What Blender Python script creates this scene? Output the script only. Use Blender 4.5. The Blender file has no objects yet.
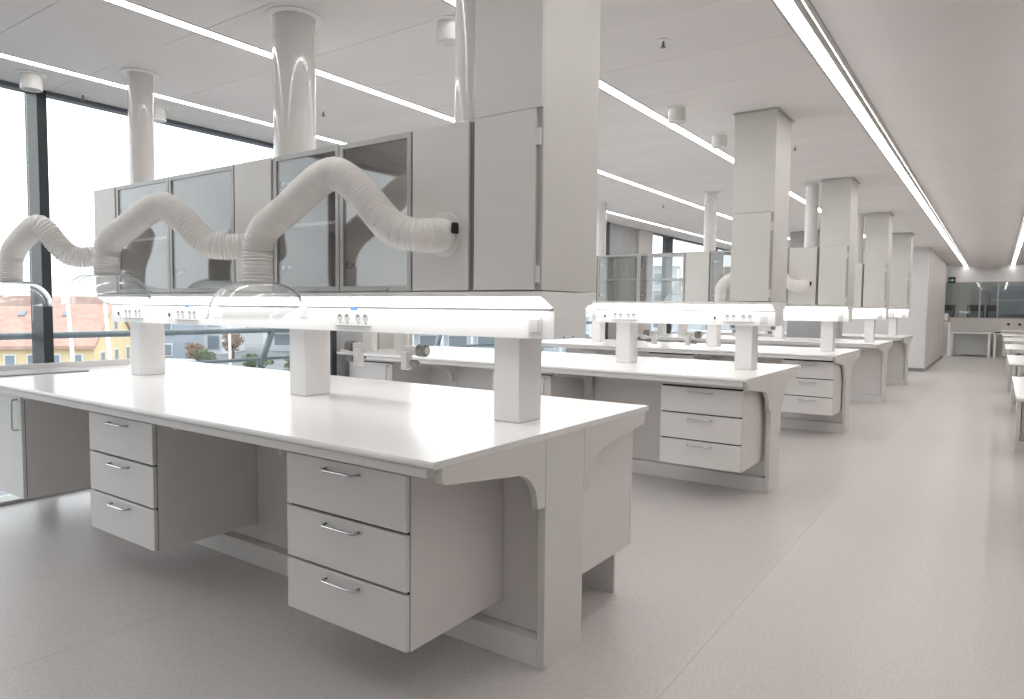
import bpy, bmesh, math, random
from mathutils import Vector, Matrix
random.seed(7)
S = bpy.context.scene
COL = S.collection
PI = math.pi

# ---------------------------------------------------------------- camera
cam_d = bpy.data.cameras.new('camera'); cam = bpy.data.objects.new('camera', cam_d); COL.objects.link(cam)
YAW, PITCH, ROLL, FPX = 0.6116, 0.0606, 0.0104, 690.7
fw = Vector((-math.sin(YAW)*math.cos(PITCH), math.cos(YAW)*math.cos(PITCH), -math.sin(PITCH)))
rt = Vector((math.cos(YAW), math.sin(YAW), 0)); up = rt.cross(fw)
r2 = rt*math.cos(ROLL) + up*math.sin(ROLL); u2 = up*math.cos(ROLL) - rt*math.sin(ROLL)
cam.matrix_world = Matrix(((r2.x, u2.x, -fw.x, 1.3333), (r2.y, u2.y, -fw.y, -2.4734), (r2.z, u2.z, -fw.z, 1.3571), (0, 0, 0, 1)))
cam_d.sensor_width = 36.0; cam_d.lens = FPX/1024*36.0; cam_d.clip_start = 0.05; cam_d.clip_end = 500
S.camera = cam

# ---------------------------------------------------------------- world, exposure
w = bpy.data.worlds.new('overcast_sky'); S.world = w; w.use_nodes = True
bg = w.node_tree.nodes['Background']; bg.inputs[0].default_value = (0.93, 0.965, 1.0, 1); bg.inputs[1].default_value = 2.3
S.view_settings.view_transform = 'Standard'; S.view_settings.look = 'None'
S.view_settings.gamma = 1.0; S.view_settings.use_curve_mapping = False
S.view_settings.exposure = 0.17
STRIP_L, RAIL_L = 10.5, 5.4           # ceiling strips, bench lights
S.cycles.max_bounces = 10; S.cycles.diffuse_bounces = 6; S.cycles.glossy_bounces = 5
S.cycles.transparent_max_bounces = 24; S.cycles.transmission_bounces = 8
S.cycles.use_denoising = True
S.cycles.caustics_reflective = False; S.cycles.caustics_refractive = False
S.cycles.sample_clamp_indirect = 6.0

# ---------------------------------------------------------------- materials
MATS = {}
def mat(name, col, rough=0.5, metal=0.0, emit=None, estr=0.0, spec=0.5, coat=0.0):
    m = bpy.data.materials.new(name); m.use_nodes = True
    b = m.node_tree.nodes['Principled BSDF']
    b.inputs['Base Color'].default_value = (*col, 1); b.inputs['Roughness'].default_value = rough
    b.inputs['Metallic'].default_value = metal; b.inputs['Specular IOR Level'].default_value = spec
    b.inputs['Coat Weight'].default_value = coat; b.inputs['Coat Roughness'].default_value = 0.05
    if emit: b.inputs['Emission Color'].default_value = (*emit, 1); b.inputs['Emission Strength'].default_value = estr
    MATS[name] = m; return m
def noise_mix(name, c1, c2, scale, rough, lo=0.4, hi=0.6, detail=3.0, obj=True, metal=0.0, bump=0.0, spec=0.5):
    m = mat(name, c1, rough, metal, spec=spec); nt = m.node_tree; b = nt.nodes['Principled BSDF']
    tc = nt.nodes.new('ShaderNodeTexCoord'); n = nt.nodes.new('ShaderNodeTexNoise')
    n.inputs['Scale'].default_value = scale; n.inputs['Detail'].default_value = detail
    r = nt.nodes.new('ShaderNodeValToRGB'); r.color_ramp.elements[0].position = lo; r.color_ramp.elements[1].position = hi
    r.color_ramp.elements[0].color = (*c1, 1); r.color_ramp.elements[1].color = (*c2, 1)
    nt.links.new(tc.outputs['Object'], n.inputs['Vector']); nt.links.new(n.outputs['Fac'], r.inputs[0]); nt.links.new(r.outputs[0], b.inputs['Base Color'])
    if bump:
        bp = nt.nodes.new('ShaderNodeBump'); bp.inputs['Strength'].default_value = bump; bp.inputs['Distance'].default_value = 0.01
        nt.links.new(n.outputs['Fac'], bp.inputs['Height']); nt.links.new(bp.outputs[0], b.inputs['Normal'])
    return m
def thin_glass(name, tint, refl_scale=1.0, rough=0.0):
    m = bpy.data.materials.new(name); m.use_nodes = True; nt = m.node_tree; nt.nodes.clear()
    o = nt.nodes.new('ShaderNodeOutputMaterial'); mx = nt.nodes.new('ShaderNodeMixShader')
    t = nt.nodes.new('ShaderNodeBsdfTransparent'); g = nt.nodes.new('ShaderNodeBsdfGlossy'); lw = nt.nodes.new('ShaderNodeLayerWeight'); lw.inputs['Blend'].default_value = 0.5
    pw = nt.nodes.new('ShaderNodeMath'); pw.operation = 'POWER'; pw.inputs[1].default_value = 5.0; nt.links.new(lw.outputs['Facing'], pw.inputs[0])
    f = nt.nodes.new('ShaderNodeMath'); f.operation = 'MULTIPLY_ADD'; f.inputs[1].default_value = 0.9; f.inputs[2].default_value = 0.045; nt.links.new(pw.outputs[0], f.inputs[0])
    t.inputs[0].default_value = (*tint, 1); g.inputs['Roughness'].default_value = rough
    k = nt.nodes.new('ShaderNodeMath'); k.operation = 'MULTIPLY'; k.inputs[1].default_value = refl_scale
    nt.links.new(f.outputs[0], k.inputs[0]); nt.links.new(k.outputs[0], mx.inputs[0])
    nt.links.new(t.outputs[0], mx.inputs[1]); nt.links.new(g.outputs[0], mx.inputs[2]); nt.links.new(mx.outputs[0], o.inputs[0])
    MATS[name] = m; return m
noise_mix('laminate', (0.715, 0.692, 0.679), (0.735, 0.712, 0.699), 3.0, 0.42)
noise_mix('warm_laminate', (0.69, 0.673, 0.645), (0.71, 0.693, 0.665), 3.0, 0.45)
noise_mix('worktop_white', (0.79, 0.775, 0.765), (0.81, 0.795, 0.785), 2.0, 0.22)
mat('rail_white', (0.90, 0.90, 0.89), 0.35)
mat('post_white', (0.78, 0.77, 0.76), 0.35)
mat('gloss_white', (0.74, 0.725, 0.71), 0.12, coat=0.6)
mat('diffuser', (0.9, 0.9, 0.9), 0.5, emit=(1.0, 0.975, 0.95), estr=STRIP_L)
mat('bench_light', (0.9, 0.9, 0.9), 0.5, emit=(1.0, 0.98, 0.965), estr=RAIL_L)
noise_mix('ceiling_white', (0.82, 0.797, 0.787), (0.84, 0.817, 0.807), 1.5, 0.9)
mat('seam_grey', (0.36, 0.35, 0.34), 0.9)
mat('floor_seam', (0.45, 0.42, 0.37), 0.6)
mat('trim_grey', (0.55, 0.54, 0.53), 0.6)
mat('line_grey', (0.17, 0.17, 0.17), 0.8)
mat('shade_black', (0.015, 0.015, 0.014), 0.8)  # black that stands in for the shade in gaps around the fronts
mat('grey_gap', (0.25, 0.245, 0.24), 0.6)
mat('aluminium', (0.46, 0.455, 0.445), 0.45, 0.2)
mat('chrome', (0.62, 0.62, 0.63), 0.2, 1.0)
mat('black_plastic', (0.012, 0.012, 0.013), 0.5)
mat('grey_plastic', (0.22, 0.21, 0.20), 0.4)
mat('light_plastic', (0.72, 0.71, 0.69), 0.4)
mat('socket_face', (0.62, 0.62, 0.61), 0.35)
mat('blue_label', (0.10, 0.24, 0.62), 0.5)
mat('print_grey', (0.42, 0.42, 0.43), 0.6)
mat('anthracite', (0.028, 0.03, 0.034), 0.38)
mat('frame_grey', (0.11, 0.125, 0.14), 0.4)
noise_mix('hose_white', (0.83, 0.81, 0.79), (0.86, 0.84, 0.82), 8, 0.5)
noise_mix('concrete', (0.36, 0.37, 0.38), (0.46, 0.465, 0.47), 2.2, 0.85, 0.3, 0.7, 6)
noise_mix('pale_concrete', (0.50, 0.47, 0.45), (0.56, 0.53, 0.51), 2.2, 0.85, 0.3, 0.7, 6)
noise_mix('wall_paint', (0.70, 0.69, 0.68), (0.72, 0.71, 0.70), 1.0, 0.8)
noise_mix('beige_wall', (0.60, 0.575, 0.55), (0.63, 0.60, 0.575), 1.0, 0.6)
mat('room_grey', (0.60, 0.61, 0.61), 0.8)
mat('dark_equipment', (0.06, 0.06, 0.06), 0.5)
mat('wood_brown', (0.42, 0.27, 0.14), 0.6)
mat('exit_green', (0.012, 0.055, 0.035), 0.4)
mat('print_white', (0.85, 0.85, 0.85), 0.5)
thin_glass('window_glass', (0.97, 0.985, 0.985), 1.0)
thin_glass('cabinet_glass', (0.92, 0.925, 0.92), 2.0, 0.03)
thin_glass('partition_glass', (0.84, 0.87, 0.86), 1.8)
thin_glass('acrylic', (0.955, 0.96, 0.96), 2.0, 0.03)
# floor vinyl: pale ground with fine darker chips
def floor_mat():
    m = mat('vinyl', (0.55, 0.53, 0.51), 0.34, spec=0.4); nt = m.node_tree; b = nt.nodes['Principled BSDF']
    tc = nt.nodes.new('ShaderNodeTexCoord')
    v = nt.nodes.new('ShaderNodeTexVoronoi'); v.inputs['Scale'].default_value = 105
    r = nt.nodes.new('ShaderNodeValToRGB'); e = r.color_ramp.elements
    e[0].position = 0.16; e[0].color = (0.38, 0.365, 0.35, 1); e[1].position = 0.26; e[1].color = (0.605, 0.574, 0.558, 1)
    n = nt.nodes.new('ShaderNodeTexNoise'); n.inputs['Scale'].default_value = 60; n.inputs['Detail'].default_value = 4
    mx = nt.nodes.new('ShaderNodeMixRGB'); mx.blend_type = 'MULTIPLY'; mx.inputs[0].default_value = 0.35
    nt.links.new(tc.outputs['Object'], v.inputs['Vector']); nt.links.new(tc.outputs['Object'], n.inputs['Vector'])
    nt.links.new(v.outputs['Distance'], r.inputs[0]); nt.links.new(r.outputs[0], mx.inputs[1])
    r2_ = nt.nodes.new('ShaderNodeValToRGB'); r2_.color_ramp.elements[0].position = 0.3; r2_.color_ramp.elements[1].position = 0.7
    r2_.color_ramp.elements[0].color = (0.8, 0.8, 0.8, 1); r2_.color_ramp.elements[1].color = (1, 1, 1, 1)
    nt.links.new(n.outputs['Fac'], r2_.inputs[0]); nt.links.new(r2_.outputs[0], mx.inputs[2]); nt.links.new(mx.outputs[0], b.inputs['Base Color'])
floor_mat()
# outside
noise_mix('yellow_render', (0.78, 0.62, 0.36), (0.82, 0.67, 0.41), 0.8, 0.9)
noise_mix('red_tiles', (0.48, 0.30, 0.245), (0.55, 0.36, 0.30), 2.5, 0.9)
mat('far_glass', (0.24, 0.29, 0.33), 0.3)
mat('far_white', (0.78, 0.80, 0.82), 0.8)
mat('far_grey', (0.36, 0.41, 0.46), 0.8)
mat('far_blue', (0.62, 0.68, 0.72), 0.7)
noise_mix('foliage_green', (0.13, 0.17, 0.10), (0.24, 0.28, 0.18), 4, 0.9)
noise_mix('foliage_brown', (0.30, 0.22, 0.17), (0.42, 0.32, 0.26), 4, 0.9)
noise_mix('asphalt', (0.20, 0.21, 0.22), (0.26, 0.27, 0.28), 0.5, 0.9)
mat('bark', (0.20, 0.15, 0.12), 0.9)
mat('galvanised', (0.30, 0.36, 0.40), 0.45, 0.3)
mat('car_white', (0.75, 0.76, 0.78), 0.3)
mat('car_silver', (0.40, 0.46, 0.52), 0.3)
mat('pole_white', (0.85, 0.86, 0.87), 0.5)

# ---------------------------------------------------------------- mesh helpers (cached, shared between alike pieces)
CACHE = {}
def fin(key, bm, m, smooth=False):
    me = bpy.data.meshes.new(key[0]); bmesh.ops.recalc_face_normals(bm, faces=bm.faces)
    bm.to_mesh(me); bm.free(); me.materials.append(MATS[m])
    if smooth: me.polygons.foreach_set('use_smooth', [True]*len(me.polygons))
    CACHE[key] = me; return me
def box_me(sx, sy, sz, m, bev=0.0):
    key = ('box', round(sx, 4), round(sy, 4), round(sz, 4), m, bev)
    if key in CACHE: return CACHE[key]
    bm = bmesh.new(); bmesh.ops.create_cube(bm, size=1.0); bmesh.ops.scale(bm, vec=(sx, sy, sz), verts=bm.verts)
    if bev: bmesh.ops.bevel(bm, geom=list(bm.edges), offset=min(bev, 0.45*min(sx, sy, sz)), segments=2 if bev > 0.004 else 1, affect='EDGES', profile=0.5)
    return fin(key, bm, m)
def prism_me(poly, t0, t1, m, axis='X', bev=0.0):
    key = ('prism', tuple((round(a, 4), round(b, 4)) for a, b in poly), t0, t1, m, axis, bev)
    if key in CACHE: return CACHE[key]
    bm = bmesh.new()
    def pt(a, b, t): return {'X': (t, a, b), 'Y': (a, t, b), 'Z': (a, b, t)}[axis]
    f = bm.faces.new([bm.verts.new(pt(a, b, t0)) for a, b in poly])
    r = bmesh.ops.extrude_face_region(bm, geom=[f])
    d = Vector(pt(0, 0, t1-t0)) 
    bmesh.ops.translate(bm, vec=d, verts=[v for v in r['geom'] if isinstance(v, bmesh.types.BMVert)])
    if bev: bmesh.ops.bevel(bm, geom=list(bm.edges), offset=bev, segments=1, affect='EDGES')
    return fin(key, bm, m)
def lathe_me(prof, m, seg=32, axis='Z', tag='', smooth=True):
    key = ('lathe', tuple((round(a, 4), round(b, 4)) for a, b in prof), m, seg, axis)
    if key in CACHE: return CACHE[key]
    bm = bmesh.new(); rings = []
    for r, z in prof:
        if r < 1e-6: rings.append([bm.verts.new((0, 0, z))])
        else: rings.append([bm.verts.new((r*math.cos(2*PI*i/seg), r*math.sin(2*PI*i/seg), z)) for i in range(seg)])
    for a, b in zip(rings, rings[1:]):
        for i in range(seg):
            j = (i+1) % seg
            if len(a) == 1 and len(b) == 1: continue
            if len(a) == 1: bm.faces.new((a[0], b[i], b[j]))
            elif len(b) == 1: bm.faces.new((a[i], a[j], b[0]))
            else: bm.faces.new((a[i], a[j], b[j], b[i]))
    if axis == 'X': bmesh.ops.rotate(bm, matrix=Matrix.Rotation(PI/2, 3, 'Y'), verts=bm.verts)
    if axis == 'Y': bmesh.ops.rotate(bm, matrix=Matrix.Rotation(PI/2, 3, 'X'), verts=bm.verts)
    me = fin(key, bm, m, smooth)
    try: me.set_sharp_from_angle(angle=math.radians(38))
    except Exception: pass
    return me
def cyl_me(r, z0, z1, m, axis='Z', seg=24, ch=0.0):
    p = [(0, z0), (r-ch, z0), (r, z0+ch), (r, z1-ch), (r-ch, z1), (0, z1)] if ch else [(0, z0), (r, z0), (r, z1), (0, z1)]
    return lathe_me(p, m, seg, axis)
def catmull(pts, n):
    P = [Vector(p) for p in pts]; P = [P[0]*2-P[1]] + P + [P[-1]*2-P[-2]]; out = []
    for i in range(1, len(P)-2):
        a, b, c, d = P[i-1:i+3]
        for k in range(n):
            t = k/n
            out.append(0.5*((2*b) + (c-a)*t + (2*a-5*b+4*c-d)*t*t + (3*b-a-3*c+d)*t**3))
    out.append(P[-2]); return out
def resample(pts, step):
    L = [0.0]
    for a, b in zip(pts, pts[1:]): L.append(L[-1]+(b-a).length)
    n = max(2, int(L[-1]/step)); out = []; k = 0
    for i in range(n+1):
        s = L[-1]*i/n
        while k < len(L)-2 and L[k+1] < s: k += 1
        t = (s-L[k])/max(1e-9, L[k+1]-L[k]); out.append(pts[k].lerp(pts[k+1], min(1, max(0, t))))
    return out
def tube_me(pts, rad, m, seg=10, name='tube', caps=True, key=None):
    """rad: number or function(i, n, length)"""
    key = key or ('tube', name, tuple(tuple(round(c, 4) for c in p) for p in pts), m, seg)
    if key in CACHE: return CACHE[key]
    bm = bmesh.new(); P = [Vector(p) for p in pts]; n = len(P); rings = []; nv = None; s = 0.0
    for i in range(n):
        t = (P[min(i+1, n-1)]-P[max(i-1, 0)]).normalized()
        if nv is None: nv = t.orthogonal().normalized()
        nv = (nv - t*nv.dot(t)).normalized(); bn = t.cross(nv)
        if i: s += (P[i]-P[i-1]).length
        r = rad(i, n, s) if callable(rad) else rad
        rings.append([bm.verts.new(P[i]+nv*(r*math.cos(2*PI*k/seg))+bn*(r*math.sin(2*PI*k/seg))) for k in range(seg)])
    for a, b in zip(rings, rings[1:]):
        for k in range(seg): bm.faces.new((a[k], a[(k+1) % seg], b[(k+1) % seg], b[k]))
    if caps: bm.faces.new(rings[0][::-1]); bm.faces.new(rings[-1])
    return fin(key, bm, m, True)

# ---------------------------------------------------------------- object helpers
def thing(name, label, cat, loc=(0, 0, 0), rz=0.0, group=None):
    o = bpy.data.objects.new(name, None); COL.objects.link(o); o.location = loc; o.rotation_euler = (0, 0, rz)
    o.empty_display_size = 0.05; o['label'] = label; o['category'] = cat
    if group: o['group'] = group
    return o
def struct(name, label, loc=(0, 0, 0), cat='structure'):
    o = bpy.data.objects.new(name, None); COL.objects.link(o); o.location = loc; o['kind'] = 'structure'; o['label'] = label; o['category'] = cat
    return o
def part(parent, name, me, loc=(0, 0, 0), rot=None, label=None):
    o = bpy.data.objects.new(name, me); COL.objects.link(o); o.parent = parent; o.location = loc
    if rot: o.rotation_euler = rot
    if label: o['label'] = label
    return o
def bx(parent, name, x0, x1, y0, y1, z0, z1, m, bev=0.0, label=None):
    """box part; coordinates in the thing's frame (sub-parts: in the thing's frame as well, see sub)"""
    return part(parent, name, box_me(x1-x0, y1-y0, z1-z0, m, bev), ((x0+x1)/2, (y0+y1)/2, (z0+z1)/2), label=label)
def sub(par, name, me, loc=(0, 0, 0), rot=None, label=None):
    """a sub-part; loc is given in the frame of the THING (grandparent)"""
    o = part(par, name, me, Vector(loc)-par.location, rot, label); return o
def sbx(par, name, x0, x1, y0, y1, z0, z1, m, bev=0.0, label=None):
    return sub(par, name, box_me(x1-x0, y1-y0, z1-z0, m, bev), ((x0+x1)/2, (y0+y1)/2, (z0+z1)/2), label=label)

H = 2.805
BENCH_Y = [0.0, 3.1025, 6.1955, 9.35, 12.4928]
BN = ['nearest bench', 'second bench', 'third bench', 'fourth bench', 'farthest bench']
XW = -4.05                                   # inner face of the window wall

# ================================================================= setting
fl = struct('floor', 'pale grey speckled vinyl floor of the laboratory', cat='floor')
edges = [-4.3, -1.6, 0.42, 2.44, 4.46, 6.5]
for a, b in zip(edges, edges[1:]): bx(fl, 'vinyl_sheet', a+0.0015, b-0.0015, -6, 28, -0.06, 0.0, 'vinyl')
for a in edges[1:-1]: bx(fl, 'weld_seam', a-0.003, a+0.003, -6, 28, -0.05, -0.0006, 'floor_seam')

ce = struct('ceiling', 'white panelled laboratory ceiling with recessed light lines', cat='ceiling')
LX = [-3.52, -2.19, -0.835, 0.45, 1.655, 2.95, 4.25]
bx(ce, 'ceiling_backing', -4.4, 6.6, -6, 28, H+0.06, H+0.12, 'seam_grey')
for ci, (a, b) in enumerate([(XW-0.2, LX[0]), (LX[0], LX[1]), (LX[1], LX[2]), (LX[2], LX[3])]):
    x0 = a+(0.05 if ci else 0); x1 = b-0.05
    seams = [-0.94+0.585*k for k in range(-9, 20)]
    ys = [-6]+seams+[28]
    for y0, y1 in zip(ys, ys[1:]): bx(ce, 'ceiling_panel', x0, x1, y0+0.0015, y1-0.0015, H, H+0.03, 'ceiling_white', 0.0012)
# the hanging, softly sagging stretch of ceiling over the aisle
def sag_me(x0, x1, y0, y1, d):
    bm = bmesh.new(); n = 16; low = []; hi = []
    for i in range(n+1):
        t = i/n; x = x0+(x1-x0)*t; z = -d*math.sin(PI*t)**1.3
        low.append((x, z)); hi.append((x, z+0.02))
    me = prism_me(low+hi[::-1], y0, y1, 'ceiling_white', 'Y'); bm.free()
    me.polygons.foreach_set('use_smooth', [abs(p.normal.y) < 0.5 for p in me.polygons]); me.set_sharp_from_angle(angle=0.6); return me
ys = [-6, 0.1, 4.35, 8.6, 12.85, 17.1, 23.6]
for y0, y1 in zip(ys, ys[1:]): part(ce, 'sagging_panel', sag_me(0.0, 1.02, 0.0008, round(y1-y0, 3)-0.0008, 0.15), (0.55, y0, H+0.004))
bx(ce, 'shadow_gap_trim', 0.528, 0.548, -6, 23.6, H-0.002, H+0.03, 'trim_grey')
bx(ce, 'shadow_gap_trim', 1.572, 1.592, -6, 23.6, H-0.002, H+0.03, 'trim_grey')
for a, b in [(LX[4]+0.05, LX[5]-0.05), (LX[5]+0.05, LX[6]-0.05), (LX[6]+0.05, 6.5)]: bx(ce, 'ceiling_panel', a, b, -6, 28, H, H+0.03, 'ceiling_white')
bx(ce, 'ceiling_panel', LX[3]+0.05, LX[4]-0.05, 23.6, 28, H, H+0.03, 'ceiling_white')
ORD = ['outermost line beside the window', 'line over the middle of the benches', 'line over the bench shafts', 'line along the left of the aisle', 'line along the right of the aisle', 'line over the benches right of the aisle', 'line by the right-hand wall']
for i, x in enumerate(LX):
    segs = [(-2.4, 9.25), (9.45, 15.6)] if i == 0 else [(-2.4, 15.6 if i < 3 else 27.6)]  # aisle and right-hand lines: added length past the partition brightens the room beyond
    for k, (y0, y1) in enumerate(segs):
        lab = 'long recessed white ceiling light, '+ORD[i]
        if i == 0: lab += ', '+('nearer length', 'far length')[k]
        t = thing('ceiling_light', lab, 'ceiling light', (x, (y0+y1)/2, H), group='recessed ceiling light lines'); L = (y1-y0)/2
        bx(t, 'diffuser', -0.036, 0.036, -L, L, 0.002, 0.012, 'diffuser')
        for s in (-1, 1): bx(t, 'trim_profile', min(s*0.036, s*0.05), max(s*0.036, s*0.05), -L, L, -0.002, 0.03, 'trim_grey')

# window wall on the left
bays = [(-5.98, -3.0), (-3.0, -0.40), (-0.40, 2.125), (3.22, 5.6), (5.6, 8.0), (9.75, 10.75), (10.75, 13.45), (13.45, 15.66)]
for i, (y0, y1) in enumerate(bays):
    wd = struct('window_%d' % (i+1), 'tall dark framed window in the left wall', (XW, 0, 0), 'window')
    fr = bx(wd, 'frame_head', -0.08, 0.0, y0, y1, 2.775, H-0.001, 'frame_grey', 0.003)
    bx(wd, 'frame_sill', -0.2, 0.0, y0, y1, 0.0, 0.025, 'aluminium', 0.003)
    bx(wd, 'mullion', -0.2, 0.004, y1-0.03, y1+0.03, 0.025, H-0.002, 'anthracite', 0.003)
    if y0 in (3.22, 9.75): bx(wd, 'mullion', -0.2, -0.02, y0+0.002, y0+0.05, 0.025, H-0.002, 'anthracite', 0.003)
    bx(wd, 'glass_pane', -0.17, -0.155, y0+0.032, y1-0.032, 0.026, H-0.003, 'window_glass')
wl = struct('wall_left', 'bare concrete piers between the windows', cat='wall')
for y0, y1, y2 in [(2.158, 2.72, 3.22), (8.036, 9.15, 9.75)]:
    bx(wl, 'concrete_pier', XW-0.25, XW-0.03, y0, y1, 0, H, 'concrete')
    bx(wl, 'pale_pier', XW-0.25, XW+0.02, y1, y2-0.002, 0, H, 'pale_concrete')
wb = struct('wall_back', 'white wall behind the viewer', cat='wall'); bx(wb, 'panel', -4.3, 6.5, -6.2, -6.0, 0, H, 'beige_wall')
wr = struct('wall_right', 'white wall on the far right of the laboratory', cat='wall'); bx(wr, 'panel', 6.5, 6.7, -6.2, 28.2, 0, H, 'wall_paint')
# block of rooms at the end of the bench row
wf = struct('wall_block', 'white wall block behind the last bench', cat='wall')
bx(wf, 'front_panel', -4.3, 0.02, 15.66, 15.8, 0, H, 'wall_paint', 0.003)
bx(wf, 'side_panel', -0.12, 0.035, 15.805, 21.8, 0.0, H, 'beige_wall', 0.003)
bx(wf, 'skirting', 0.036, 0.046, 15.8, 21.8, 0.0, 0.08, 'grey_gap')
bx(wf, 'skirting', -3.5, 0.03, 15.648, 15.659, 0.0, 0.08, 'grey_gap')
# end wall: low solid part, glazed upper part, room beyond
we = struct('wall_end', 'far partition with a solid base and a glass band above', cat='wall')
bx(we, 'base_panel', -3.0, 6.5, 23.6, 23.72, 0, 1.17, 'beige_wall')
bx(we, 'top_panel', -3.0, 6.5, 23.6, 23.72, 2.31, H, 'wall_paint')
bx(we, 'frame_rail', -3.0, 6.5, 23.585, 23.735, 1.165, 1.195, 'aluminium')
bx(we, 'frame_rail', -3.0, 6.5, 23.585, 23.735, 2.285, 2.315, 'aluminium')
for x0, x1 in [(-3, -0.6), (-0.6, 0.86), (0.86, 1.32), (1.32, 3.0), (3.0, 6.5)]:
    bx(we, 'glass_pane', x0+0.02, x1-0.02, 23.65, 23.66, 1.195, 2.285, 'partition_glass')
    bx(we, 'frame_post', x1-0.02, x1+0.02, 23.6, 23.72, 1.195, 2.285, 'aluminium')
wz = struct('wall_beyond', 'grey end wall of the room behind the glass partition', cat='wall')
bx(wz, 'panel', -4.3, 6.5, 28.0, 28.2, 0, H, 'room_grey')
bx(wz, 'panel', -4.3, -4.2, 21.8, 28.0, 0, H, 'room_grey')

# concrete column standing between the far benches
cc = thing('concrete_column', 'square grey concrete column behind the third bench', 'column', (-1.42, 11.15, 0))
bx(cc, 'shaft', -0.45, 0.45, -0.16, 0.16, 0, H, 'concrete', 0.01)
bx(cc, 'base_skirting', -0.46, 0.46, -0.17, 0.17, 0, 0.06, 'grey_gap')

# ================================================================= benches
def corbel_poly(s):
    pts = [(-0.146, 0.8770), (-0.727, 0.8770), (-0.727, 0.842), (-0.722, 0.829), (-0.709, 0.821)]
    pts += [(-0.353, 0.777)]
    for k in range(1, 9):
        a = k/8*PI/2; pts.append((-0.353+0.155*math.sin(a), 0.777-0.133*(1-math.cos(a))))
    pts += [(-0.192, 0.624), (-0.146, 0.624)]
    return [(s*a, b) for a, b in pts]
def lab_bench(name_i, y, where, xl=-3.62, rz=0.0, x=0.0, mids=(-1.5, -3.03)):
    yc = y-0.2
    t = thing('lab_bench', 'white island base with curved brackets and plinth of the '+where, 'lab bench', (x, yc, 0), rz, 'island bench bases')
    bx(t, 'end_panel', -0.033, -0.001, -0.144, 0.142, 0.0, 0.8765, 'warm_laminate', 0.0015)
    cuts = [-0.04]+list(mids)+[xl]
    for a, b in zip(cuts, cuts[1:]):
        bx(t, 'spine_panel', b+0.003, a-0.003, -0.092, 0.092, 0.110, 0.8765, 'laminate', 0.0015)
    bx(t, 'plinth', xl, -0.0335, -0.143, 0.141, 0.0, 0.108, 'laminate', 0.0015)
    for s in (1, -1): part(t, 'bracket', prism_me(corbel_poly(s), -0.030, -0.002, 'warm_laminate', 'X', 0.0012))
    for mx in mids:
        for s in (1, -1): part(t, 'bracket', prism_me(corbel_poly(s), -0.014, 0.014, 'laminate', 'X', 0.0012), (mx, 0, 0))
    for s in (-1, 1): bx(t, 'front_beam', xl, -0.034, s*0.742-0.016, s*0.742+0.016, 0.845, 0.8765, 'laminate', 0.003)
    return t
def worktop(y, where, secs, rz=0.0, x=0.0, sill=True):
    yc = y-0.2
    t = thing('worktop', 'white worktop slab with rounded edges on the '+where, 'worktop', (x, yc, 0.877), rz, 'bench worktops')
    for a, b in zip(secs, secs[1:]):
        part(t, 'worktop_section', prism_me([(-0.757, 0.0), (-0.765, 0.004), (-0.768, 0.010), (-0.767, 0.017), (-0.760, 0.023), (0.760, 0.023), (0.767, 0.017), (0.768, 0.010), (0.765, 0.004), (0.757, 0.0)], 0.0, round(a-b-0.0015, 4), 'worktop_white'), (b, 0, 0))
    return t
def handle_me(w, rot):
    # bow handle: two feet and a bar, standing off along -Y
    h = w/2; so = 0.030
    pts = [(-h, 0, 0), (-h, -so*0.7, 0), (-h+0.008, -so*0.95, 0), (-h+0.018, -so, 0), (h-0.018, -so, 0), (h-0.008, -so*0.95, 0), (h, -so*0.7, 0), (h, 0, 0)]
    if rot: pts = [(0, b, a) for a, b, c in pts]
    return tube_me(pts, 0.005, 'chrome', 10, 'handle')
def drawer_unit(x0, x1, yf, yb, z0, z1, label, side=-1, fronts=3):
    """side -1: drawers face the viewer's side (-Y), +1: face away"""
    t = thing('drawer_unit', label, 'drawer unit', ((x0+x1)/2, (yf+yb)/2, z0), 0 if side < 0 else PI, 'hanging under-bench units')
    W = (x1-x0)/2; D = abs(yb-yf)/2; Z = 0.844-z0; top = z1-z0
    bx(t, 'body', -W, W, -D+0.022, D, 0, Z, 'laminate', 0.0015)
    bx(t, 'top_fascia', -W+0.012, W-0.012, -D+0.010, -D+0.0218, top+0.008, Z, 'laminate')
    bx(t, 'gap_shade', -W+0.004, W-0.004, -D+0.0192, -D+0.0218, 0.004, top+0.008, 'shade_black')  # thin black sheet paints the shade seen between the drawers
    hgt = top/fronts
    for k in range(fronts):
        d = bx(t, 'drawer', -W, W-0.001, -D, -D+0.019, k*hgt+0.005, (k+1)*hgt-0.005, 'laminate', 0.002)
        sub(d, 'handle', handle_me(0.17, False), (0, -D, (k+1)*hgt-0.036))
    return t
def cupboard_unit(x0, x1, yf, yb, z0, z1, label, hinge_left=True, side=-1, support=False):
    t = thing('cupboard_unit', label, 'cupboard unit', ((x0+x1)/2, (yf+yb)/2, z0), 0 if side < 0 else PI, 'hanging under-bench units')
    W = (x1-x0)/2; D = abs(yb-yf)/2; Z = 0.844-z0; top = z1-z0
    bx(t, 'body', -W, W, -D+0.022, D, 0, Z, 'laminate', 0.0015)
    bx(t, 'gap_shade', -W+0.004, W-0.004, -D+0.0192, -D+0.0218, 0.004, top+0.008, 'shade_black')  # thin black sheet paints the shade around the door
    d = bx(t, 'door', -W, W-0.001, -D, -D+0.019, 0.0025, top, 'laminate', 0.002)
    hx = W-0.05 if hinge_left else -W+0.05
    sub(d, 'handle', handle_me(0.18, True), (hx, -D, top-0.11))
    if support: bx(t, 'floor_support', -W+0.075, W-0.02, -D+0.004, -D+0.021, -z0, 0.0, 'laminate')
    return t

SECS = [0.0, -1.58, -3.03, -4.03]
for i, y in enumerate(BENCH_Y):
    lab_bench(i, y, BN[i]); worktop(y, BN[i], SECS)
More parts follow.
